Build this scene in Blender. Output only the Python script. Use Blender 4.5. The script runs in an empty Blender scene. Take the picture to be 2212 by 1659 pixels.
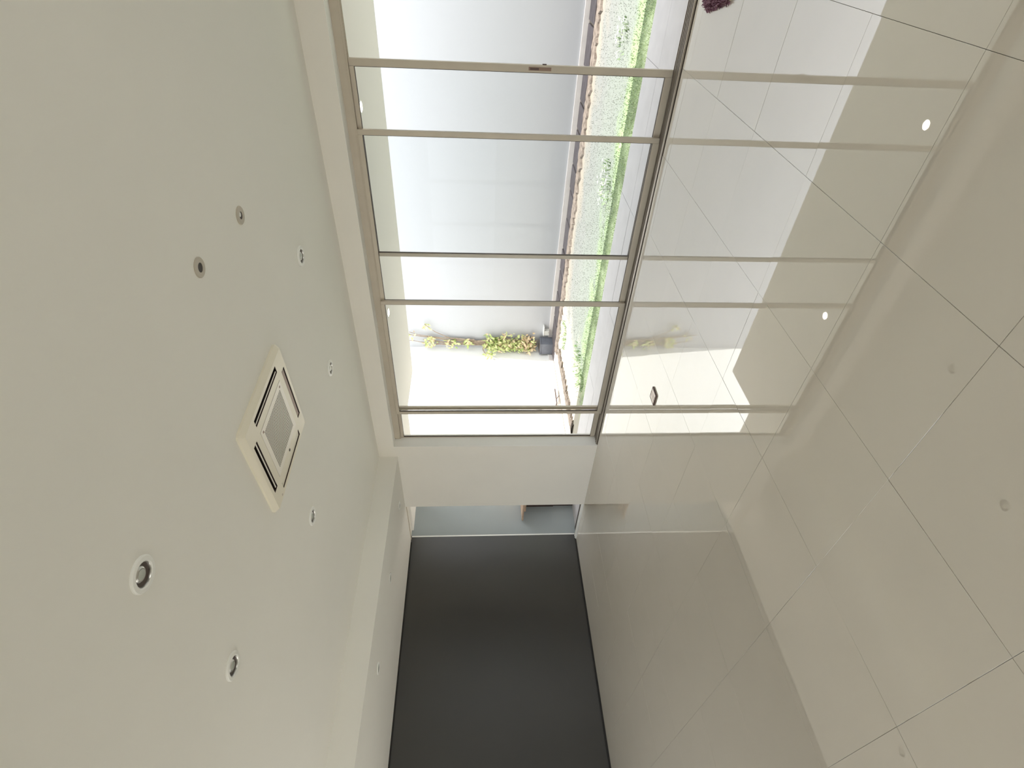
import bpy, bmesh, math, random
from mathutils import Vector, Matrix
random.seed(7)
S = bpy.context.scene
COL = S.collection

# ------------------------------------------------------------------ camera
FPX, YAW, PITCH, HC = 1169.2, 0.7406, 0.0649, 1.46
F = Vector((-math.sin(YAW)*math.cos(PITCH), math.cos(YAW)*math.cos(PITCH), -math.sin(PITCH)))
R0 = Vector((math.cos(YAW), math.sin(YAW), 0)); U0 = R0.cross(F)
cd = bpy.data.cameras.new('camera'); cam = bpy.data.objects.new('camera', cd); COL.objects.link(cam)
cd.sensor_fit = 'HORIZONTAL'; cd.sensor_width = 36; cd.lens = FPX/2212*36
cd.clip_start = .02; cd.clip_end = 200
ax, ay, az = -U0, R0, -F            # the phone was held on its side: picture-right is world-down
cam.matrix_world = Matrix(((ax.x, ay.x, az.x, 0), (ax.y, ay.y, az.y, 0), (ax.z, ay.z, az.z, HC), (0, 0, 0, 1)))
S.camera = cam
# ------------------------------------------------------------------ light, exposure
SUN_STRENGTH, SKY_STRENGTH = 7.5, 2.5
w = bpy.data.worlds.new('world'); S.world = w; w.use_nodes = True
bg = w.node_tree.nodes['Background']
bg.inputs['Color'].default_value = (.93, .965, 1, 1); bg.inputs['Strength'].default_value = SKY_STRENGTH
sl = bpy.data.lights.new('sun', 'SUN'); sl.energy = SUN_STRENGTH; sl.color = (1, .965, .91); sl.angle = math.radians(.6)
sun = bpy.data.objects.new('sun', sl); COL.objects.link(sun)
sun.rotation_euler = Vector((-.50, -.115, -1)).to_track_quat('-Z', 'Y').to_euler()
S.view_settings.view_transform = 'Standard'; S.view_settings.look = 'None'
S.view_settings.exposure = .63; S.view_settings.gamma = 1; S.view_settings.use_curve_mapping = False
S.cycles.use_denoising = True
S.cycles.max_bounces = 14; S.cycles.diffuse_bounces = 8; S.cycles.transparent_max_bounces = 24
S.cycles.sample_clamp_indirect = 6

# ------------------------------------------------------------------ materials
def lin(r, g, b):
    f = lambda c: ((c/255+.055)/1.055)**2.4 if c/255 > .04045 else c/255/12.92
    return (f(r), f(g), f(b), 1)
MATS = {}
def mat(name, col, rough=.6, metal=0, ior=1.5, var=0, scale=3, bump=0, bscale=60, spec=.5, col2=None, detail=4):
    m = bpy.data.materials.new(name); m.use_nodes = True; MATS[name] = m
    nt = m.node_tree; p = nt.nodes['Principled BSDF']
    p.inputs['Base Color'].default_value = col; p.inputs['Roughness'].default_value = rough
    p.inputs['Metallic'].default_value = metal; p.inputs['IOR'].default_value = ior
    p.inputs['Specular IOR Level'].default_value = spec
    tc = nt.nodes.new('ShaderNodeTexCoord')
    if var or col2:
        n = nt.nodes.new('ShaderNodeTexNoise'); n.inputs['Scale'].default_value = scale; n.inputs['Detail'].default_value = detail
        nt.links.new(tc.outputs['Object'], n.inputs['Vector'])
        mx = nt.nodes.new('ShaderNodeMix'); mx.data_type = 'RGBA'
        c2 = col2 or tuple(c*(1-var) for c in col[:3])+(1,)
        mx.inputs['A'].default_value = col; mx.inputs['B'].default_value = c2
        mr = nt.nodes.new('ShaderNodeMapRange'); mr.inputs['From Min'].default_value = .35; mr.inputs['From Max'].default_value = .65
        nt.links.new(n.outputs['Fac'], mr.inputs['Value']); nt.links.new(mr.outputs['Result'], mx.inputs['Factor'])
        nt.links.new(mx.outputs['Result'], p.inputs['Base Color'])
    if bump:
        n2 = nt.nodes.new('ShaderNodeTexNoise'); n2.inputs['Scale'].default_value = bscale
        nt.links.new(tc.outputs['Object'], n2.inputs['Vector'])
        b = nt.nodes.new('ShaderNodeBump'); b.inputs['Strength'].default_value = bump; b.inputs['Distance'].default_value = .01
        nt.links.new(n2.outputs['Fac'], b.inputs['Height']); nt.links.new(b.outputs['Normal'], p.inputs['Normal'])
    return m
def emit(name, col, k):
    m = bpy.data.materials.new(name); m.use_nodes = True; nt = m.node_tree
    p = nt.nodes['Principled BSDF']; p.inputs['Emission Color'].default_value = col; p.inputs['Emission Strength'].default_value = k
    return m
def glass(name, tint):
    m = bpy.data.materials.new(name); m.use_nodes = True; nt = m.node_tree; nt.nodes.clear()
    o = nt.nodes.new('ShaderNodeOutputMaterial'); t = nt.nodes.new('ShaderNodeBsdfTransparent'); g = nt.nodes.new('ShaderNodeBsdfGlossy')
    t.inputs['Color'].default_value = tint; g.inputs['Roughness'].default_value = .0
    fr = nt.nodes.new('ShaderNodeFresnel'); fr.inputs['IOR'].default_value = 1.13
    mx = nt.nodes.new('ShaderNodeMixShader')
    nt.links.new(fr.outputs[0], mx.inputs[0]); nt.links.new(t.outputs[0], mx.inputs[1]); nt.links.new(g.outputs[0], mx.inputs[2])
    nt.links.new(mx.outputs[0], o.inputs[0]); return m

M_CEIL = mat('ceiling_paint', (.86, .845, .79, 1), .9, var=.02, scale=1.2)
M_WALL = mat('wall_paint', (.86, .83, .765, 1), .85, var=.03, scale=1.5)
M_REV = mat('reveal_paint', (.86, .85, .81, 1), .7)
M_DARK = mat('dark_wall_finish', (.014, .0115, .009, 1), .36, ior=1.85, var=.2, scale=1.6)
M_GAP = mat('shadow_gap', (.012, .010, .009, 1), .7)
M_TILE = mat('porcelain_tile', (.65, .60, .52, 1), .012, ior=2.75, var=.03, scale=2.2)
M_GROUT = mat('grout', (.055, .045, .035, 1), .6)
M_BLUEW = mat('daylit_wall_grey', (.30, .33, .335, 1), .7, var=.05, scale=2)  # same wall as inside; terrace daylight put into the lighter colour
M_FRAME = mat('frame_aluminium', (.60, .535, .44, 1), .45, metal=.15, var=.06, scale=6)
M_FRAMED = mat('track_dark', (.09, .07, .055, 1), .5, metal=.3)
M_TRACK = mat('track_steel', (.55, .50, .44, 1), .3, metal=.8)
M_WHITEMET = mat('white_metal', (.82, .82, .79, 1), .35)
M_GLASS = glass('clear_glass', (.965, .97, .97, 1))
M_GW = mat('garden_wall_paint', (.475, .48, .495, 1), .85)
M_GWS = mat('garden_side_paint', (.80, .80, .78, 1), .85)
M_CURB = mat('plinth_paint', (.72, .67, .64, 1), .8, var=.08, scale=7)
M_EAVE = mat('eave_paint', (.92, .885, .84, 1), .85)
M_PAVE = mat('paver_stone', (.62, .60, .61, 1), .6, var=.07, scale=5)
M_STONE = mat('edging_stone', (.125, .105, .11, 1), .6, var=.35, scale=9, bump=.3)
M_DIRT = mat('dirt', (.085, .066, .052, 1), .95, col2=(.17, .14, .115, 1), scale=14, bump=.8, bscale=40)
M_JOINT = mat('pale_mortar', (.55, .52, .50, 1), .9)
M_ACW = mat('ac_plastic', (.84, .79, .655, 1), .4)
M_ACG = mat('ac_grille_plastic', (.90, .85, .77, 1), .4)
M_ACD = mat('ac_dark', (.045, .026, .02, 1), .5)
M_ACB = mat('ac_blade', (.30, .20, .15, 1), .45)
M_CHROME = mat('satin_chrome', (.62, .61, .58, 1), .28, metal=.9)
M_RING = mat('downlight_ring', (.88, .88, .84, 1), .4)
M_RINGT = mat('taupe_ring', (.50, .45, .37, 1), .45)
M_INK = mat('dark_well', (.03, .016, .014, 1), .5)
M_WELL = mat('brown_well', (.11, .085, .075, 1), .35, metal=.3)
M_LENS = mat('frosted_lens', (.50, .52, .47, 1), .2)
M_LAMP = emit('warm_lamp', (1, .86, .66, 1), 14)
M_WOOD = mat('light_wood', (.62, .44, .31, 1), .5, var=.2, scale=12)
M_WOODD = mat('shaded_wood', (.045, .022, .016, 1), .5, var=.3, scale=12)  # wood darkened for the shade under the tabletop
M_STEM = mat('vine_stem', (.40, .31, .23, 1), .8, var=.3, scale=20)
M_LEAF = mat('vine_leaf', (.34, .46, .13, 1), .5, col2=(.74, .72, .38, 1), scale=9)
M_LEAFB = mat('dry_leaf', (.50, .37, .22, 1), .7, col2=(.78, .66, .44, 1), scale=11)
M_BLADE = mat('shaded_grass_blade', (.60, .74, .42, 1), .6, col2=(.66, .74, .5, 1), scale=5)
M_BLADE2 = mat('sunlit_grass_blade', (.14, .165, .12, 1), .6, col2=(.18, .19, .16, 1), scale=5)  # greyer copy of the blades for the sunlit lawn
M_WEED = mat('weed_leaf', (.14, .26, .10, 1), .6, col2=(.55, .66, .42, 1), scale=15)
M_PETAL = mat('pale_petal', (.88, .88, .82, 1), .7)
M_PURPLE = mat('purple_yarn', (.30, .15, .215, 1), .9, col2=(.10, .03, .05, 1), scale=16, bump=.5)
M_PURPLEL = mat('lilac_yarn', (.50, .32, .40, 1), .9, col2=(.34, .18, .26, 1), scale=25)
M_BACKING = mat('beige_backing', (.55, .48, .40, 1), .9)
M_BOX = mat('pale_plastic', (.70, .69, .64, 1), .5)
M_CORNER_SHADOW = mat('corner_shadow_grey', (.17, .18, .21, 1), .8, var=.2, scale=8)  # bluish grey of the shadow in the garden corner
M_HOSE = mat('brown_rubber', (.055, .035, .03, 1), .5)
M_BRASS = mat('outlet_metal', (.66, .57, .52, 1), .4, metal=.4)
M_BRASSD = mat('outlet_rim', (.13, .085, .075, 1), .5, metal=.3)
# lawn: sun and eave shade put into colour, grey by wall, green along paving
m = bpy.data.materials.new('lawn_soil'); m.use_nodes = True; nt = m.node_tree; p = nt.nodes['Principled BSDF']; p.inputs['Roughness'].default_value = .95
tc = nt.nodes.new('ShaderNodeTexCoord'); sx = nt.nodes.new('ShaderNodeSeparateXYZ'); nt.links.new(tc.outputs['Object'], sx.inputs[0])
n1 = nt.nodes.new('ShaderNodeTexNoise'); n1.inputs['Scale'].default_value = 2.5; n1.inputs['Detail'].default_value = 6; nt.links.new(tc.outputs['Object'], n1.inputs['Vector'])
ad = nt.nodes.new('ShaderNodeMath'); ad.operation = 'MULTIPLY_ADD'; ad.inputs[1].default_value = 1.1; nt.links.new(n1.outputs['Fac'], ad.inputs[0]); nt.links.new(sx.outputs['Y'], ad.inputs[2])
cr = nt.nodes.new('ShaderNodeValToRGB'); mr = nt.nodes.new('ShaderNodeMapRange'); mr.inputs['From Min'].default_value = 5.6; mr.inputs['From Max'].default_value = 8.3
nt.links.new(ad.outputs[0], mr.inputs['Value']); nt.links.new(mr.outputs[0], cr.inputs[0])
e = cr.color_ramp.elements; e[0].color = (.64, .74, .47, 1); e[0].position = .12; e[1].color = (.22, .19, .15, 1); e[1].position = 1
a = e.new(.19); a.color = (.24, .32, .16, 1); a = e.new(.27); a.color = (.19, .25, .14, 1); a = e.new(.36); a.color = (.16, .18, .155, 1); a = e.new(.8); a.color = (.15, .155, .145, 1)
# sandy bare ground towards the side wall
mx = nt.nodes.new('ShaderNodeMix'); mx.data_type = 'RGBA'; mx.inputs['B'].default_value = (.40, .365, .30, 1)
a2 = nt.nodes.new('ShaderNodeMath'); a2.operation = 'MULTIPLY_ADD'; a2.inputs[1].default_value = 1.6; nt.links.new(n1.outputs['Fac'], a2.inputs[0]); nt.links.new(sx.outputs['X'], a2.inputs[2])
m2 = nt.nodes.new('ShaderNodeMapRange'); m2.inputs['From Min'].default_value = -4.0; m2.inputs['From Max'].default_value = -4.9; nt.links.new(a2.outputs[0], m2.inputs['Value'])
nt.links.new(m2.outputs[0], mx.inputs['Factor']); nt.links.new(cr.outputs[0], mx.inputs['A']); nt.links.new(mx.outputs['Result'], p.inputs['Base Color']); M_LAWN = m

# ------------------------------------------------------------------ helpers
def tag(o, label=None, cat=None, group=None, kind=None):
    if label: o['label'] = label
    if cat: o['category'] = cat
    if group: o['group'] = group
    if kind: o['kind'] = kind
    return o
def obj(name, bm, m, parent=None, loc=None, smooth=False, **k):
    me = bpy.data.meshes.new(name)
    if isinstance(m, (list, tuple)):
        for x in m: me.materials.append(x)
    else: me.materials.append(m)
    bmesh.ops.recalc_face_normals(bm, faces=bm.faces)
    if smooth:
        for f in bm.faces: f.smooth = True
    bm.to_mesh(me); bm.free()
    if smooth: me.set_sharp_from_angle(angle=math.radians(35))
    o = bpy.data.objects.new(name, me); COL.objects.link(o)
    if parent: o.parent = parent
    if loc: o.location = loc
    return tag(o, **k)
def empty(name, loc=(0, 0, 0), rz=0, parent=None, **k):
    o = bpy.data.objects.new(name, None); COL.objects.link(o); o.location = loc; o.rotation_euler = (0, 0, rz)
    o.empty_display_size = .1
    if parent: o.parent = parent
    return tag(o, **k)
def box(bm, x0, x1, y0, y1, z0, z1, bev=0, mi=0):
    vs = [bm.verts.new((x, y, z)) for x in (x0, x1) for y in (y0, y1) for z in (z0, z1)]
    fs = [bm.faces.new([vs[i] for i in q]) for q in ((0, 1, 3, 2), (4, 6, 7, 5), (0, 4, 5, 1), (2, 3, 7, 6), (0, 2, 6, 4), (1, 5, 7, 3))]
    for f in fs: f.material_index = mi
    if bev:
        es = list({e for f in fs for e in f.edges})
        bmesh.ops.bevel(bm, geom=es, offset=bev, segments=2, affect='EDGES', profile=.6)
    return bm
def bx(*a, **k): return box(bmesh.new(), *a, **k)
def struct(name, bm, m, parent=None, **k):
    if parent is None: k.setdefault('kind', 'structure')
    return obj(name, bm, m, parent, **k)
def lathe(bm, prof, n=40, mi=0, cx=0, cy=0):
    rings = []
    for r, z in prof:
        rings.append([bm.verts.new((cx+r*math.cos(2*math.pi*i/n), cy+r*math.sin(2*math.pi*i/n), z)) for i in range(n)] if r > 1e-6 else [bm.verts.new((cx, cy, z))])
    for a, b in zip(rings, rings[1:]):
        for i in range(n):
            j = (i+1) % n
            if len(a) == 1 and len(b) == 1: continue
            q = [a[0], b[i], b[j]] if len(a) == 1 else [a[i], b[0], a[j]] if len(b) == 1 else [a[i], b[i], b[j], a[j]]
            f = bm.faces.new(q); f.material_index = mi
    return bm
def tube(bm, pts, r, n=8, r1=None, mi=0):
    pts = [Vector(p) for p in pts]; prev = None; rings = []
    for i, p in enumerate(pts):
        d = (pts[min(i+1, len(pts)-1)]-pts[max(i-1, 0)]).normalized()
        u = d.orthogonal().normalized() if prev is None else (prev-d*prev.dot(d)).normalized()
        prev = u; v = d.cross(u); rr = r if r1 is None else r+(r1-r)*i/(len(pts)-1)
        rings.append([bm.verts.new(p+(u*math.cos(2*math.pi*k/n)+v*math.sin(2*math.pi*k/n))*rr) for k in range(n)])
    for a, b in zip(rings, rings[1:]):
        for k in range(n):
            f = bm.faces.new((a[k], a[(k+1) % n], b[(k+1) % n], b[k])); f.material_index = mi
    bm.faces.new(rings[0][::-1]).material_index = mi; bm.faces.new(rings[-1]).material_index = mi
    return bm
def copy_tree(o, parent=None):
    c = o.copy(); COL.objects.link(c); c.parent = parent
    for ch in o.children: copy_tree(ch, c)
    return c

# ------------------------------------------------------------------ numbers
YW, YO = 4.285, 4.485          # inner and outer face of the window wall
ZC, ZB, ZH = 2.634, 2.413, 2.445
XD, XB, XS = -7.02, -5.106, -6.14   # dark wall, beam face, end of the stub
XJ, XR, YR = -4.93, 3.1, -1.7  # window jamb, right wall, rear wall
ZE, YE = 2.388, 5.976
YG, XG, ZG = 8.418, -6.705, -.02

# ------------------------------------------------------------------ floor of tiles
fl = struct('floor', bx(XD, XR, YR, YO, -.06, -.006), M_GROUT)
T, OX, OY = .6049, -.8827, 1.1237
def tilemesh(w_, h_, name):
    bm = bx(0, w_, 0, h_, -.014, 0); e = [e for e in bm.edges if all(v.co.z > -.001 for v in e.verts)]
    bmesh.ops.bevel(bm, geom=e, offset=.0004, segments=1, affect='EDGES')
    me = bpy.data.meshes.new(name); bmesh.ops.recalc_face_normals(bm, faces=bm.faces); bm.to_mesh(me); bm.free(); me.materials.append(M_TILE); return me
G = .0015
cache = {}
for i in range(-12, 8):
    for j in range(-6, 7):
        x0, x1 = OX+i*T+G/2, OX+(i+1)*T-G/2; y0, y1 = OY+j*T+G/2, OY+(j+1)*T-G/2
        x0 = max(x0, XD+.012); x1 = min(x1, XR); y0 = max(y0, YR); y1 = min(y1, YW+.004)
        if x1-x0 < .03 or y1-y0 < .03: continue
        key = (round(x1-x0, 4), round(y1-y0, 4))
        if key not in cache: cache[key] = tilemesh(key[0], key[1], 'tile')
        o = bpy.data.objects.new('tile', cache[key]); COL.objects.link(o); o.parent = fl
        o.location = (x0, y0, random.uniform(-.0002, .0002))
        o.rotation_euler = (random.gauss(0, .0009), random.gauss(0, .0009), 0)

# ------------------------------------------------------------------ room shell
struct('ceiling', bx(XB, XR, YR, YW, ZC, ZC+.15), M_CEIL)
bm = bx(XD, XB, YR, YW, ZB, ZC+.15)
struct('trim_1', bm, M_CEIL)                                             # dropped bulkhead along the dark wall
bm = bmesh.new()
box(bm, XS, XJ, YW, YO, 0, ZC+.15); box(bm, XJ, 2.4, YW, YO, ZH, ZC+.15); box(bm, 2.4, XR, YW, YO, 0, ZC+.15); box(bm, XD, XS, YW, YO, ZB, ZC+.15)
struct('wall_window', bm, M_WALL)
# painted reveals of the opening
bm = bmesh.new(); box(bm, XJ, XJ+.004, YW, YO-.02, 0, ZH-.004); box(bm, XJ, 2.4, YW, YO-.02, ZH-.004, ZH)
struct('trim_2', bm, M_REV)
struct('wall_left', bx(XD-.2, XD, YR, YO-.09, ZG, ZC+.15), M_DARK)
struct('wall_terrace', bx(XD-.2, XD, YO-.09, 5.62, ZG, ZC+.15), M_BLUEW)  # dark wall carried on outside in its daylit colour
struct('baseboard_left', bx(XD, XD+.008, YR, YW+.03, 0, .022), M_GAP)
struct('trim_3', bx(XD, XD+.006, YR, YW, ZB-.02, ZB), M_GAP)  # dark strip put in for the shadow line under the bulkhead
# right side, unseen: wall darkened for reflections, window added for fill daylight
bm = bmesh.new(); box(bm, XR, XR+.2, YR, -1.5, 0, ZC+.15); box(bm, XR, XR+.2, 1.2, YO, 0, ZC+.15); box(bm, XR, XR+.2, -1.5, 1.2, 2.45, ZC+.15)
struct('wall_right', bm, mat('dark_reflection_wall', (.05, .04, .032, 1), .7))
wq = empty('fill_window_right', (XR+.1, -.15, 0), kind='structure')
for k in range(3):
    y = -1.32+k*1.32
    obj('mullion', bx(-.03, .03, y-.03, y+.03, 0, 2.45), M_FRAME, wq)
    if k < 2: obj('pane', bx(-.004, .004, y+.03, y+1.29, .02, 2.43), M_GLASS, wq)
# unseen rear wall: glazed opening added to bring fill light into the corridor
bm = bmesh.new(); box(bm, -3.4, XR, YR-.2, YR, 0, ZC+.15); box(bm, XD, -3.4, YR-.2, YR, 2.40, ZC+.15)
struct('wall_rear', bm, M_WALL)
wr = empty('fill_window_rear', (XD, YR-.1, 0), kind='structure')
for k in range(5):
    x = .03+k*.895
    obj('mullion', bx(x-.03, x+.03, -.03, .03, 0, 2.40), M_FRAME, wr)
    if k < 4: obj('pane', bx(x+.03, x+.865, -.004, .004, .02, 2.39), M_GLASS, wr)

# ------------------------------------------------------------------ sliding window
win = empty('window_1', (0, YW, 0), kind='structure')
bm = bmesh.new()
box(bm, XJ+.004, 2.4, .125, .20, 2.385, ZH-.004)                                     # head profile
for yy in (.128, .160, .190): box(bm, XJ+.004, 2.4, yy, yy+.005, 2.372, 2.385)
obj('head_track', bm, M_FRAME, win)
bm = bmesh.new(); box(bm, XJ+.004, 2.4, .012, .185, -.006, .004)
obj('sill_track', bm, M_FRAMED, win)
for yy in (.020, .050, .0915, .1235, .1555): obj('track_rail', bx(XJ+.004, 2.4, yy, yy+.005, .004, .014 if yy > .06 else .018), M_TRACK, win)
def panel(x0, x1, y, ztop=2.372, sl=.05, sr=.05, handle=False, lab=None):
    """one sliding leaf: x0..x1, centred on y (relative to the wall face)"""
    p = empty('sliding_panel', (x0, y, 0), parent=win)
    if lab: p['label'] = lab
    W = x1-x0; d = .0135; fm = bmesh.new()
    box(fm, 0, sl, -d, d, .016, ztop, bev=.003); box(fm, W-sr, W, -d, d, .016, ztop, bev=.003)
    box(fm, sl, W-sr, -d, d, .012, .066, bev=.003); box(fm, sl, W-sr, -d, d, ztop-.035, ztop, bev=.003)
    # dark glazing gasket
    for a, b, c, e_ in ((sl, W-sr, .066, .069), (sl, W-sr, ztop-.038, ztop-.035)): box(fm, a, b, -.008, .008, c, e_, mi=1)
    for a, b in ((sl, sl+.004), (W-sr-.004, W-sr)): box(fm, a, b, -.008, .008, .069, ztop-.038, mi=1)
    obj('frame', fm, [M_FRAME, M_FRAMED], p)
    obj('pane', bx(sl, W-sr, -.003, .003, .066, ztop-.035), M_GLASS, p)
    if handle:
        h = bmesh.new(); box(h, W-.036, W-.014, -d-.003, -d+.001, .92, 1.085, bev=.001)
        box(h, W-.032, W-.018, -d-.0045, -d-.002, 1.01, 1.075, mi=1)
        box(h, W-.001, W+.006, -.006, .006, .955, .985, mi=1)
        obj('handle', h, [M_ACB, M_BRASSD], p)
    return p
panel(-2.49, -.925, .158, handle=True, sl=.035)
panel(-2.985, -1.395, .126, sl=.04, sr=.04)
panel(-4.46, -2.93, .094, sl=.04, sr=.038)
panel(XJ+.004, -4.41, .158, sl=.008, sr=.045)
# open side: next leaves are stacked beyond the picture on the right
panel(.55, 2.1, .158)
panel(.60, 2.15, .126)

# ------------------------------------------------------------------ doorway beside the dark wall
dr = empty('door_1', (XS, YW, 0), kind='structure')
L = XD-XS
bm = bmesh.new(); box(bm, L, 0, .008, .075, -.006, .012, bev=.003); box(bm, L, 0, .02, .03, .012, .02); box(bm, L, 0, .055, .065, .012, .02)
obj('threshold', bm, M_WHITEMET, dr)
obj('head_track', bx(L, 0, .05, .06, ZB-.008, ZB), M_FRAME, dr)
obj('jamb_profile', bx(L, L+.004, .085, .105, .012, ZB-.01), M_WHITEMET, dr)

# ------------------------------------------------------------------ outside: eave, walls, ground
bm = bmesh.new(); box(bm, -5.2, 6, YO, YE, ZE, ZE+.5); box(bm, XD, -5.2, YO, 5.2, ZE, ZE+.5)
struct('ceiling_eave', bm, M_EAVE)
struct('roof', bx(XD-.2, XR+.2, YR-.2, YO, ZC+.15, ZC+.35), M_EAVE)
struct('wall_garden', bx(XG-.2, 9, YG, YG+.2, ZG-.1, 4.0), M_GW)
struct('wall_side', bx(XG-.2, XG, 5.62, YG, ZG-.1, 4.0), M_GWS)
bm = bmesh.new(); box(bm, XG, 9, YG-.03, YG, ZG, ZG+.085, bev=.006); box(bm, XG, XG+.03, 5.62, YG-.03, ZG, ZG+.085, bev=.006)
struct('baseboard_garden', bm, M_CURB)
struct('ground', bx(-14, 14, 5.34, 16, -.3, ZG-.004), M_LAWN)
M_BOUNCE = mat('pale_bounce_ground', (.50, .48, .44, 1), .9)
struct('rear_bounce_ground', bx(-30, 30, -34, YR-.2, -.3, -.03), M_BOUNCE)  # unseen ground, added to bounce sun through the rear opening
struct('side_bounce_ground', bx(XR+.2, 30, YR-.2, YO, -.3, -.03), M_BOUNCE)  # unseen ground, added to bounce sun through the right opening
pv = struct('paving', bx(XD, 9, YO, 5.34, -.3, -.03), M_JOINT)
random.seed(3)
x = XD
while x < 8:
    wd = 1.2
    for (a, b) in ((YO+.002, 4.912), (4.917, 5.338)):
        obj('paver', bx(x+.002, x+wd-.002, a, b, -.03, random.uniform(-.0145, -.013)), M_PAVE, pv)
    x += wd
# dark edging stones and soil strip along both garden walls
ed = struct('edging', bx(XG+.03, 9, 7.93, YG-.03, -.2, ZG-.006), M_JOINT)
xs = [XG+.06, -6.3, -5.85, -5.3, -4.86, -4.45, -3.9, -3.42, -3.03, -2.52, -2.15, -1.72, -1.2, -.78, -.3, .2, .7]
for a, b in zip(xs, xs[1:]):
    bm = bx(0, b-a-.034, 0, random.uniform(.36, .40), -.04, random.uniform(.012, .026), bev=.012)
    obj('stone', bm, M_STONE, ed, loc=(a, 7.965, ZG))
es = struct('edging', bx(XG+.03, XG+.46, 5.62, 7.93, -.2, ZG-.006), M_JOINT)
ys = [5.65, 6.08, 6.6, 7.02, 7.5, 7.9]
for a, b in zip(ys, ys[1:]):
    obj('stone', bx(0, random.uniform(.20, .24), 0, b-a-.02, -.04, random.uniform(.004, .014), bev=.012), M_CURB, es, loc=(XG+.12, a, ZG))
random.seed(11)
def strip(x0, x1, y0, y1, amp, n, z, axis):
    """raised soil strip with a ragged edge"""
    bm = bmesh.new(); rows = []
    for i in range(n+1):
        t = i/n; w_ = random.uniform(0, amp)
        row = []
        for k, (s, zz) in enumerate(((0, -.02), (.12, z), (.5, z*1.4), (.85, z), (1, -.02))):
            h = zz+random.uniform(-.004, .006) if 0 < k < 4 else zz
            if axis == 'x': row.append(bm.verts.new((x0+(x1-x0)*t, y1+(y0-w_-y1)*s, ZG+h)))
            else: row.append(bm.verts.new((x0+(x1+w_-x0)*s, y0+(y1-y0)*t, ZG+h)))
        rows.append(row)
    for a, b in zip(rows, rows[1:]):
        for k in range(4): bm.faces.new((a[k], a[k+1], b[k+1], b[k]))
    return bm
obj('soil_strip', strip(XG+.4, 6, 7.74, 7.95, .16, 260, .02, 'x'), M_DIRT, label='ragged brown soil strip between the dark edging stones and the lawn', cat='soil', kind='stuff')
obj('soil_strip', strip(XG+.47, XG+.66, 5.64, 7.5, .12, 90, .02, 'y'), M_DIRT, label='pale brown soil strip beside the sunlit side wall', cat='soil', kind='stuff')

# grass, one object nobody could count
random.seed(5)
bm = bmesh.new()
def blade(bm, x, y, z, h, wd, lean, ang, mi=0):
    c, s = math.cos(ang), math.sin(ang); lx, ly = math.cos(lean[1])*lean[0], math.sin(lean[1])*lean[0]
    a = bm.verts.new((x-c*wd, y-s*wd, z)); b = bm.verts.new((x+c*wd, y+s*wd, z)); t = bm.verts.new((x+lx*h, y+ly*h, z+h))
    bm.faces.new((a, b, t)).material_index = mi
for _ in range(26000):
    x = random.uniform(-5.88, 1.5); y = 5.36+(7.5-5.36)*random.random()**1.5
    if x < -4.9 and random.random() < min(1, (-4.9-x)*1.6): continue
    h = random.uniform(.008, .022)*(1.1 if y < 5.9 else .5)
    blade(bm, x, y, ZG-.005, h, .004, (random.uniform(.2, 1.2), random.uniform(0, 6.28)), random.uniform(0, 3.14), mi=(lambda q: 0 if q < 5.64 else 2 if q < 6.08 else 1)(y+random.gauss(0, .05)))
M_BLADE3 = mat('mid_grass_blade', (.19, .27, .125, 1), .6, col2=(.23, .29, .16, 1), scale=5)  # copy for the sunlit green just outside the eave shade
obj('grass', bm, [M_BLADE, M_BLADE2, M_BLADE3], label='short pale green lawn grass beyond the paving strip', cat='grass', kind='stuff')
def weed(x, y, r, n, h, label, petals=0):
    bm = bmesh.new()
    for _ in range(n):
        a = random.uniform(0, 6.28); q = r*math.sqrt(random.random()); hh = h*random.uniform(.5, 1)
        blade(bm, q*math.cos(a), q*math.sin(a), 0, hh, random.uniform(.004, .012), (random.uniform(.1, .9), a), random.uniform(0, 3.14))
    for _ in range(petals):
        a = random.uniform(0, 6.28); q = r*math.sqrt(random.random()); hh = h*random.uniform(.8, 1.2)
        cx, cy = q*math.cos(a), q*math.sin(a)
        for k in range(5):
            b = k*1.2566; v = [bm.verts.new((cx, cy, hh)), bm.verts.new((cx+.016*math.cos(b-.4), cy+.016*math.sin(b-.4), hh+.004)), bm.verts.new((cx+.016*math.cos(b+.4), cy+.016*math.sin(b+.4), hh+.004))]
            bm.faces.new(v).material_index = 1
    return obj('weed_clump', bm, [M_WEED, M_PETAL], loc=(x, y, ZG-.004), label=label, cat='weed', group='weed clumps in the lawn', kind='stuff')
weed(-2.44, 6.10, .26, 110, .05, 'white flecked weed clump in the green lawn, in front of the widest double glazed pane', 22)
weed(-5.15, 6.05, .34, 200, .06, 'broad straggly weed clump in pale ground near the sunlit side wall', 16)
weed(-5.1, 5.62, .14, 90, .05, 'small weed clump at the lawn edge below the plant corner')
weed(-5.55, 7.3, .25, 120, .07, 'dark green weed clump in the shaded garden corner below the vine')
weed(-1.05, 6.35, .2, 50, .045, 'pale flowering weed clump seen through the open doorway bay', 18)

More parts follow.
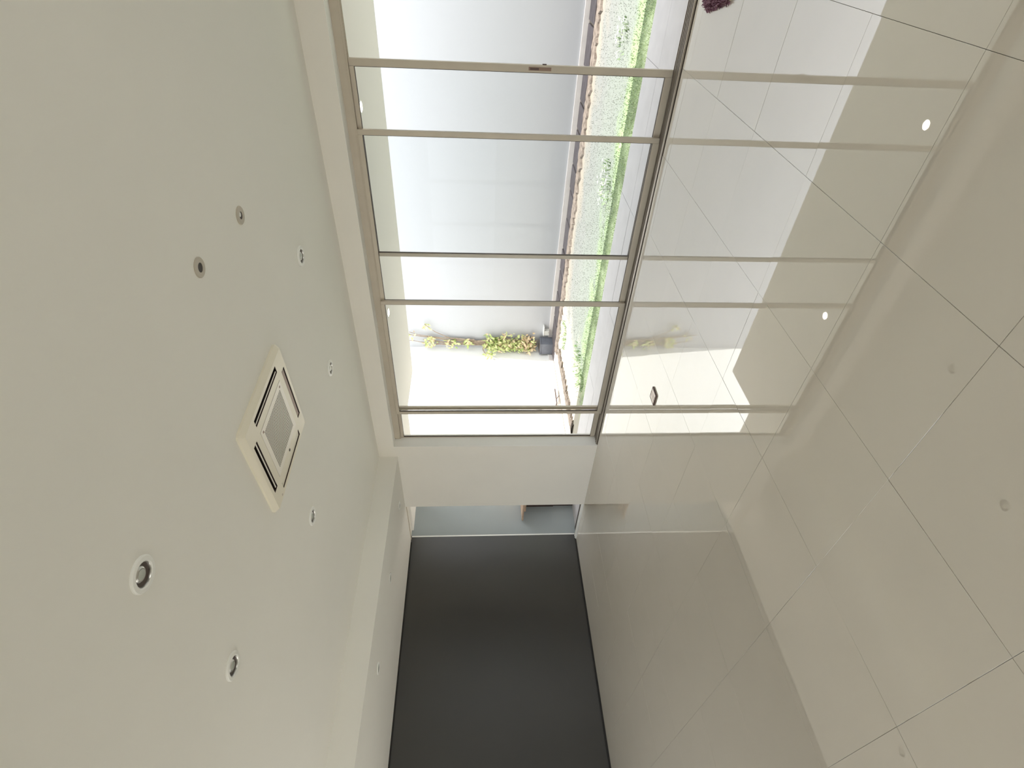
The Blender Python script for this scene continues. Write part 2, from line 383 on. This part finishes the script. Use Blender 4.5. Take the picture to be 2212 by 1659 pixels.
# ------------------------------------------------------------------ vine in the corner
random.seed(21)
vine = empty('climbing_vine', (-6.52, 8.36, .27), label='climbing vine with bare twiggy top in the garden wall corner', cat='plant')
def vs(pts, r, r1=None):   # points given as (x,z) on the wall face, y wobble
    o = Vector((-6.52, 8.36, .27)); P = []
    for i, q in enumerate(pts):
        P.append((q[0]-o.x, -(q[2] if len(q) > 2 else .0), q[1]-o.z))
    # subdivide
    out = []
    for a, b in zip(P, P[1:]):
        for k in range(3):
            t = k/3; out.append([a[c]+(b[c]-a[c])*t+random.uniform(-.008, .008) for c in range(3)])
    out.append(P[-1]); return tube(bmesh.new(), out, r, 6, r1)
stems = [[(-6.56, .27), (-6.58, .8), (-6.55, 1.3), (-6.5, 1.7), (-6.47, 2.1), (-6.38, 2.5), (-6.3, 2.75)],
         [(-6.5, .27), (-6.45, .9), (-6.5, 1.45), (-6.48, 1.9), (-6.3, 2.25), (-6.12, 2.45)],
         [(-6.62, .27), (-6.62, 1.0), (-6.6, 1.6), (-6.6, 2.1), (-6.55, 2.45), (-6.5, 2.8)],
         [(-6.5, 1.0), (-6.52, 1.6), (-6.6, 2.2), (-6.62, 2.5)],
         [(-6.48, 1.5), (-6.44, 2.0), (-6.42, 2.4), (-6.36, 2.7), (-6.33, 2.9)],
         [(-6.53, .4), (-6.52, 1.2), (-6.53, 1.6), (-6.5, 2.0), (-6.44, 2.3)], [(-6.57, .4), (-6.56, 1.3), (-6.56, 1.7), (-6.54, 2.05), (-6.57, 2.3)],
         [(-6.55, .5), (-6.54, 1.4), (-6.51, 1.75), (-6.53, 2.2), (-6.48, 2.5)], [(-6.6, .5), (-6.58, 1.4), (-6.57, 1.9), (-6.5, 2.3)],
         [(-6.6, 1.2, .02), (-6.63, 1.35, .1), (-6.63, 1.3, .22), (-6.61, 1.2, .32)]]
for st in stems: obj('stem', vs(st, .014, .005), M_STEM, vine)
def leaf(bm, c, L_, wd, d, up, mi=0):
    d = d.normalized()
    if c.x+d.x*L_ < -.165: d.x = abs(d.x)
    if c.y+d.y*L_ > .03: d.y = -abs(d.y)
    s = d.cross(up).normalized(); n = s.cross(d)
    q = [c, c+d*L_*.35+s*wd+n*.15*wd, c+d*L_*.7+s*wd*.7, c+d*L_, c+d*L_*.7-s*wd*.7, c+d*L_*.35-s*wd+n*.15*wd]
    mid = bm.verts.new(c+d*L_*.5-n*wd*.35); v = [bm.verts.new(x_) for x_ in q]
    for i in range(6): bm.faces.new((v[i], v[(i+1) % 6], mid)).material_index = mi
bm = bmesh.new()
for k in range(620):
    z = random.uniform(.34, 1.32); x = -6.55+random.gauss(0, .075)*(1.25 if z < 1 else .9)
    x = min(max(x, -6.64), -6.3); y = 8.38-abs(random.gauss(0, .09))
    a = random.uniform(0, 6.28)
    leaf(bm, Vector((x+6.52, y-8.36, z-.27)), random.uniform(.05, .11), random.uniform(.012, .028), Vector((math.cos(a), -abs(random.uniform(.1, .9)), math.sin(a))), Vector((0, -1, .2)), 1 if (z < .6 and random.random() < .75) or random.random() < .15 else 0)
for (cx, cz, n, sp) in ((-6.12, 2.42, 12, .05), (-6.35, 2.7, 8, .06), (-6.5, 2.35, 46, .11), (-6.55, 1.95, 26, .1), (-6.5, 1.65, 22, .06), (-6.3, .9, 5, .03), (-6.32, 1.25, 5, .03)):
    for _ in range(n):
        a = random.uniform(0, 6.28)
        leaf(bm, Vector((cx+6.52+random.uniform(-sp, sp), -random.uniform(0, .08), cz-.27+random.uniform(-sp, sp))), random.uniform(.05, .11), random.uniform(.012, .024), Vector((math.cos(a), -.4, math.sin(a))), Vector((0, -1, .2)), random.random() < .3)
for _ in range(18):
    a = random.uniform(0, 6.28)
    leaf(bm, Vector((-6.60+6.52+random.uniform(-.02, .05), -.30+random.uniform(-.06, .06), 1.22-.27+random.uniform(-.08, .08))), .09, .02, Vector((math.cos(a), -.4, math.sin(a))), Vector((0, -1, .2)))
obj('foliage', bm, [M_LEAF, M_LEAFB], vine, kind='stuff')
# box added for the corner shadow, with pot rim and soil; utility box
shadow_box = empty('corner_shadow_block', (-6.56, 8.27, ZG), label='dark grey block put in for the shadow at the foot of the climbing vine', cat='corner_shadow_block')
bm = bmesh.new(); box(bm, -.105, .14, -.12, .11, 0, .235, bev=.008); obj('shadow_box', bm, M_CORNER_SHADOW, shadow_box)
obj('rim', bx(-.112, .147, -.127, .115, .235, .262, bev=.005), M_CORNER_SHADOW, shadow_box)
obj('soil', bx(-.09, .125, -.105, .095, .262, .268), M_DIRT, shadow_box)
ub = empty('utility_box', (-6.27, YG-.03, .115), label='small pale utility box on the garden wall beside the corner shadow block', cat='box')
obj('housing', bx(-.07, .03, -.06, .03, -.05, .05, bev=.006), M_BOX, ub)
obj('lid', bx(-.08, .13, -.07, .03, .05, .066, bev=.004), M_WHITEMET, ub)
obj('screw', tube(bmesh.new(), [(.0, -.06, -.03), (.0, -.064, -.03)], .006), M_BRASSD, ub)
# hose
hs = empty('hose', (XG+.03, 6.9, ZG), label='thin brown hose hanging at the foot of the sunlit side wall', cat='hose')
P = [(-.022, -.18, .48), (-.022, -.22, .45), (-.02, -.225, .39), (-.02, -.212, .30), (-.02, -.21, .18), (-.015, -.19, .10), (.02, -.12, .07), (.03, -.03, .07), (.035, .1, .07), (.04, .22, .07)]
bm = tube(bmesh.new(), P, .011, 8); tube(bm, [(.03, -.03, .074), (.10, -.05, .05), (.16, -.06, .03)], .007, 8)
obj('tube', bm, M_HOSE, hs, smooth=True)
obj('nozzle', tube(bmesh.new(), [(-.02, -.15, .465), (-.02, -.20, .462)], .013, 10, .01), M_BRASS, hs)
# console table outside the doorway
ct = empty('console_table', (-7.0, 5.1, -.013), label='wooden console table against the dark wall outside the doorway', cat='table')
obj('tabletop', bx(0, .40, -.49, .45, .775, .80, bev=.003), M_WOOD, ct)
obj('apron', bx(.01, .36, -.34, .42, .728, .775), M_WOOD, ct)
obj('side_panel', bx(.01, .34, -.255, -.22, .30, .728, bev=.003), M_WOODD, ct)
obj('side_panel', bx(.01, .34, .38, .415, .30, .728, bev=.003), M_WOODD, ct)
obj('shelf', bx(.01, .34, -.22, .38, .30, .325), M_WOODD, ct)
for yy in (-.23, .385):
    for xx in (.02, .29): obj('leg', bx(xx, xx+.035, yy-.02, yy+.015, 0, .30), M_WOODD, ct)

# ------------------------------------------------------------------ ceiling cassette air conditioner
def quadplate(bm, outer, inner, z0, z1, mi=0):
    """ring between two same-length loops (outer at z0, inner at z1)"""
    a = [bm.verts.new((x, y, z0)) for x, y in outer]; b = [bm.verts.new((x, y, z1)) for x, y in inner]; n = len(a)
    for i in range(n): bm.faces.new((a[i], a[(i+1) % n], b[(i+1) % n], b[i])).material_index = mi
def rsq(h, r, seg=6):
    out = []
    for q, (sx_, sy_) in enumerate(((1, 1), (-1, 1), (-1, -1), (1, -1))):
        for k in range(seg+1):
            a = math.pi/2*q+math.pi/2*k/seg
            out.append((sx_*(h-r)+r*math.cos(a), sy_*(h-r)+r*math.sin(a)))
    return out
ac = empty('ceiling_air_conditioner', (-2.355, 2.195, ZC), math.radians(3.2)*-1, label='cream square four-way air conditioner cassette in the ceiling', cat='air conditioner')
HW, ZL = .352, -.036
slots = []            # x0,x1,y0,y1 of the openings in the ring
A, B, Lh = .255, .303, .205
bm = bmesh.new()
lo = [rsq(HW, .03), rsq(HW, .03), rsq(HW-.012, .022), rsq(HW-.022, .016)]; zs = [0, -.012, -.026, ZL]
for q in range(3): quadplate(bm, lo[q], lo[q+1], zs[q], zs[q+1])
HI = HW-.022; XC = .198
# lower face as a grid with four openings
ticks = [-HI, -B, -A, -Lh, -XC, XC, Lh, A, B, HI]
def isopen(cx, cy):
    for a_, b_ in ((cx, cy), (cy, cx)):
        if A < abs(a_) < B and abs(b_) < Lh: return True
    return abs(cx) < XC and abs(cy) < XC
grid = {}
def gv(x, y):
    k = (round(x, 4), round(y, 4))
    if k not in grid: grid[k] = bm.verts.new((x, y, ZL))
    return grid[k]
for i in range(9):
    for j in range(9):
        cx, cy = (ticks[i]+ticks[i+1])/2, (ticks[j]+ticks[j+1])/2
        if isopen(cx, cy): continue
        bm.faces.new((gv(ticks[i], ticks[j]), gv(ticks[i+1], ticks[j]), gv(ticks[i+1], ticks[j+1]), gv(ticks[i], ticks[j+1])))
obj('housing', bm, M_ACW, ac, smooth=False)
for q in range(4):
    a_ = q*math.pi/2; c, s = round(math.cos(a_)), round(math.sin(a_))
    def rot(x, y): return (c*x-s*y, s*x+c*y)
    bm = bmesh.new()      # dark recess behind the opening
    pts = [rot(A, -Lh), rot(B, -Lh), rot(B, Lh), rot(A, Lh)]
    lo_ = [bm.verts.new((x, y, ZL+.0005)) for x, y in pts]; up = [bm.verts.new((x, y, ZL+.033)) for x, y in pts]
    bm.faces.new(up)
    for i in range(4): bm.faces.new((lo_[i], lo_[(i+1) % 4], up[(i+1) % 4], up[i]))
    sl_ = obj('air_slot', bm, M_ACD, ac)
    bm = bmesh.new(); t0, t1 = ((A+.008, A+.015), (A+.002, B-.010), (A+.002, B-.002), (A+.010, A+.018))[q]
    pts = [rot(t0, -Lh+.008), rot(t1, -Lh+.008), rot(t1, Lh-.008), rot(t0, Lh-.008)]
    zz = [ZL+.003]*4 if q != 2 else [ZL+.001, ZL+.006, ZL+.006, ZL+.001]
    v = [bm.verts.new((x, y, z)) for (x, y), z in zip(pts, zz)]; v2 = [bm.verts.new((x, y, z+.003)) for (x, y), z in zip(pts, zz)]
    bm.faces.new(v); bm.faces.new(v2[::-1])
    for i in range(4): bm.faces.new((v[i], v[(i+1) % 4], v2[(i+1) % 4], v2[i]))
    obj('louvre', bm, (M_ACG, M_ACB, M_ACW, M_ACG)[q], sl_)
# centre grille with real perforations
gr = empty('grille', (0, 0, 0), parent=ac)
XP = XC-.0015; DP = .160; N = 26; st = 2*DP/N
bm = bmesh.new()
for i in range(N):
    for j in range(N):
        x0, y0 = -DP+i*st, -DP+j*st; cx, cy = x0+st/2, y0+st/2; r = st*.40
        # 8-point hole ring against 8-point square ring
        sq = [(x0+st, cy), (x0+st, y0+st), (cx, y0+st), (x0, y0+st), (x0, cy), (x0, y0), (cx, y0), (x0+st, y0)]
        ho = [(cx+r*math.cos(k*math.pi/4), cy+r*math.sin(k*math.pi/4)) for k in range(8)]
        quadplate(bm, sq, ho, ZL-.002, ZL-.002)
bmesh.ops.remove_doubles(bm, verts=bm.verts, dist=1e-5)
obj('perforated_sheet', bm, M_ACG, gr, kind='stuff')
bm = bmesh.new(); quadplate(bm, [(XP, XP), (-XP, XP), (-XP, -XP), (XP, -XP)], [(DP, DP), (-DP, DP), (-DP, -DP), (DP, -DP)], ZL-.002, ZL-.002)
quadplate(bm, [(XP, XP), (-XP, XP), (-XP, -XP), (XP, -XP)], [(XP, XP), (-XP, XP), (-XP, -XP), (XP, -XP)], ZL+.02, ZL-.002)
obj('border', bm, M_ACG, gr)
obj('filter', bx(-XC, XC, -XC, XC, ZL+.004, ZL+.012), M_ACD, gr)
for sx_, sy_ in ((1, 1), (1, -1)):
    obj('latch', bx(sx_*(DP+.012)-.006, sx_*(DP+.012)+.006, sy_*(DP+.008)-.006, sy_*(DP+.008)+.006, ZL-.0032, ZL-.002), M_ACB, gr)
obj('indicator', lathe(bmesh.new(), [(0, ZL-.002), (.009, ZL-.002), (.009, ZL+.001)], 16, cx=-.222, cy=.015), M_INK, ac)
obj('corner_screw', lathe(bmesh.new(), [(0, ZL-.001), (.007, ZL-.001), (.007, ZL+.001)], 12, cx=-.31, cy=-.245), M_BRASS, ac)

# ------------------------------------------------------------------ ceiling fittings
def gimbal(name='downlight'):
    t = empty(name)
    obj('trim_ring', lathe(bmesh.new(), [(.068, 0), (.068, -.006), (.064, -.010), (.050, -.011), (.046, -.008), (.045, .0)], 48), M_RING, t, smooth=True)
    obj('inner_rim', lathe(bmesh.new(), [(.0462, -.0062), (.0445, -.0078), (.043, -.005), (.043, 0)], 40), M_CHROME, t, smooth=True)
    obj('well', lathe(bmesh.new(), [(.045, -.0005), (.040, -.0015), (.036, -.0005), (0, -.0005)], 40), M_WELL, t, smooth=True)
    ey = obj('eyeball', lathe(bmesh.new(), [(.0285, -.0006), (.029, -.003), (.026, -.007), (.022, -.0095), (.019, -.009)], 40, cx=.014), M_CHROME, t, smooth=True)
    obj('lens', lathe(bmesh.new(), [(.0205, -.0088), (.012, -.0108), (0, -.0114)], 32, cx=.014), M_LENS, ey, smooth=True)
    return t
g0 = gimbal()
spots = [(-1.862, 3.301, 'white ringed downlight beyond the two taupe ceiling rings, close to the window wall'),
         (-2.885, 3.345, 'white ringed downlight between the air conditioner and the top of the window wall'),
         (-3.359, 2.277, 'downlight just beyond the far corner of the air conditioner'),
         (-1.829, 1.01, 'largest looking chrome gimbal downlight, nearest to the camera in the open ceiling'),
         (-2.811, 1.067, 'chrome gimbal downlight between the bulkhead and the largest looking one')]
for k, (x, y, lab) in enumerate(spots):
    o = g0 if k == 0 else copy_tree(g0)
    o.location = (x, y, ZC); o.rotation_euler = (0, 0, math.atan2(-y, -x))
    tag(o, lab, 'downlight', 'gimbal downlights in the main ceiling')
def small_round(loc, r, ri, m1, m2, label, cat, glint=False):
    t = empty('ceiling_sensor', loc, label=label, cat=cat)
    obj('ring', lathe(bmesh.new(), [(r, 0), (r, -.004), (r-.003, -.0065), (ri, -.0065), (ri, -.003)], 40), m1, t, smooth=True)
    obj('core', lathe(bmesh.new(), [(ri, -.0045), (0, -.0045)], 32), m2, t)
    if glint: obj('reflector', lathe(bmesh.new(), [(ri*.62, -.0046), (ri*.4, -.0062), (0, -.0066)], 24, cx=.0065, cy=-.004), M_WHITEMET, t, smooth=True)
small_round((-1.237, 2.084, ZC), .044, .021, M_RINGT, M_INK, 'small taupe ceiling ring with a dark central hole', 'sensor')
small_round((-1.25, 2.607, ZC), .045, .019, M_RINGT, M_INK, 'small taupe ring with a pale centre in the ceiling', 'sensor', True)
d0 = empty('downlight')
obj('trim_ring', lathe(bmesh.new(), [(.058, 0), (.058, -.004), (.054, -.007), (.044, -.0075), (.041, -.005), (.041, 0)], 40), M_RING, d0, smooth=True)
obj('well', lathe(bmesh.new(), [(.041, -.001), (.030, -.0005), (0, -.0005)], 32), M_WELL, d0)
obj('lens', lathe(bmesh.new(), [(.026, -.001), (.022, -.0055), (0, -.007)], 32), M_LENS, d0, smooth=True)
for k, (y, lab) in enumerate(((3.965, 'bulkhead downlight nearest the doorway beside the dark wall'), (3.015, 'second bulkhead downlight from the doorway'),
                              (2.065, 'third bulkhead downlight from the doorway'), (1.2, 'bulkhead downlight cut by the bottom edge of the photo'))):
    o = d0 if k == 0 else copy_tree(d0)
    o.location = (-5.655+(.04 if k == 2 else 0), y, ZB); tag(o, lab, 'downlight', 'downlights along the bulkhead')
# lit lamps in the eave outside
e0 = empty('eave_lamp')
obj('trim_ring', lathe(bmesh.new(), [(.052, 0), (.052, -.004), (.040, -.006), (.040, 0)], 32), M_RING, e0, smooth=True)
obj('bulb', lathe(bmesh.new(), [(.040, -.002), (.030, -.009), (0, -.011)], 32), M_LAMP, e0, smooth=True)
for k, (x, lab) in enumerate(((-1.33, 'lit warm lamp in the eave above the open-side window bay'), (-3.32, 'lit warm lamp in the eave close to the window stile before the vine'), (.66, 'lit warm lamp in the eave beyond the open bay'))):
    o = e0 if k == 0 else copy_tree(e0)
    o.location = (x, 4.74, ZE); tag(o, lab, 'lamp', 'lit lamps in the eave')

# ------------------------------------------------------------------ floor things
ob = empty('floor_outlet', (-3.03, 3.167, 0), label='small square metal outlet box standing proud of the floor tiles', cat='outlet')
h = .056
bm = bmesh.new(); quadplate(bm, [(h, h), (-h, h), (-h, -h), (h, -h)], [(h, h), (-h, h), (-h, -h), (h, -h)], 0, .011)
quadplate(bm, [(h, h), (-h, h), (-h, -h), (h, -h)], [(h-.008, h-.008), (-h+.008, h-.008), (-h+.008, -h+.008), (h-.008, -h+.008)], .011, .013)
obj('rim', bm, M_BRASSD, ob)
obj('cover', bx(-h+.008, h-.008, -h+.008, h-.008, .004, .0115, bev=.001), M_BRASS, ob)
for k in (-.012, .012): obj('groove', bx(k-.002, k+.002, -h+.012, h-.012, .0116, .0122), M_BRASSD, ob)
# purple shaggy rug end
random.seed(9)
rug = empty('shaggy_rug', (-.47, 3.9, 0), label='end of a shaggy purple rug by the open window track, cut by the photo edge', cat='rug')
outl = [(-.035, .15), (.0, .24), (.55, .22), (.62, -.30), (.055, -.18)]
bm = bmesh.new(); a_ = [bm.verts.new((x, y, .001)) for x, y in outl]; b_ = [bm.verts.new((x, y, .008)) for x, y in outl]
bm.faces.new(a_[::-1]); bm.faces.new(b_)
for i in range(5): bm.faces.new((a_[i], a_[(i+1) % 5], b_[(i+1) % 5], b_[i]))
obj('backing', bm, M_BACKING, rug)
def inside(x, y):
    s_ = None
    for i in range(5):
        (x0, y0), (x1, y1) = outl[i], outl[(i+1) % 5]
        c = (x1-x0)*(y-y0)-(y1-y0)*(x-x0)
        if s_ is None: s_ = c > 0
        elif (c > 0) != s_: return False
    return True
bm = bmesh.new(); n = 0
while n < 2600:
    x, y = random.uniform(-.04, .4), random.uniform(-.3, .24)
    if not inside(x, y): continue
    n += 1; a = random.uniform(0, 6.28); l_ = random.uniform(.004, .02); hh = random.uniform(.014, .03)
    tube(bm, [(x, y, .007), (x+l_*.4*math.cos(a), y+l_*.4*math.sin(a), .007+hh*.7), (x+l_*math.cos(a), y+l_*math.sin(a), .007+hh)], .0035, 3, .0018, mi=random.random() < .35)
obj('pile', bm, [M_PURPLE, M_PURPLEL], rug, kind='stuff')
bm = bmesh.new()
for (p0, p1) in ((outl[0], outl[1]), (outl[4], outl[0])):
    for k in range(34):
        t = k/33; x = p0[0]+(p1[0]-p0[0])*t; y = p0[1]+(p1[1]-p0[1])*t; dx, dy = -1, (-.5 if p1 == outl[0] else .1)
        l_ = random.uniform(.008, .022); tube(bm, [(x, y, .006), (x+dx*l_*.6, y+dy*l_*.6+random.uniform(-.004, .004), .008), (x+dx*l_, y+dy*l_+random.uniform(-.005, .005), .0045)], .0028, 4, .0018)
obj('fringe', bm, M_PURPLE, rug, kind='stuff')
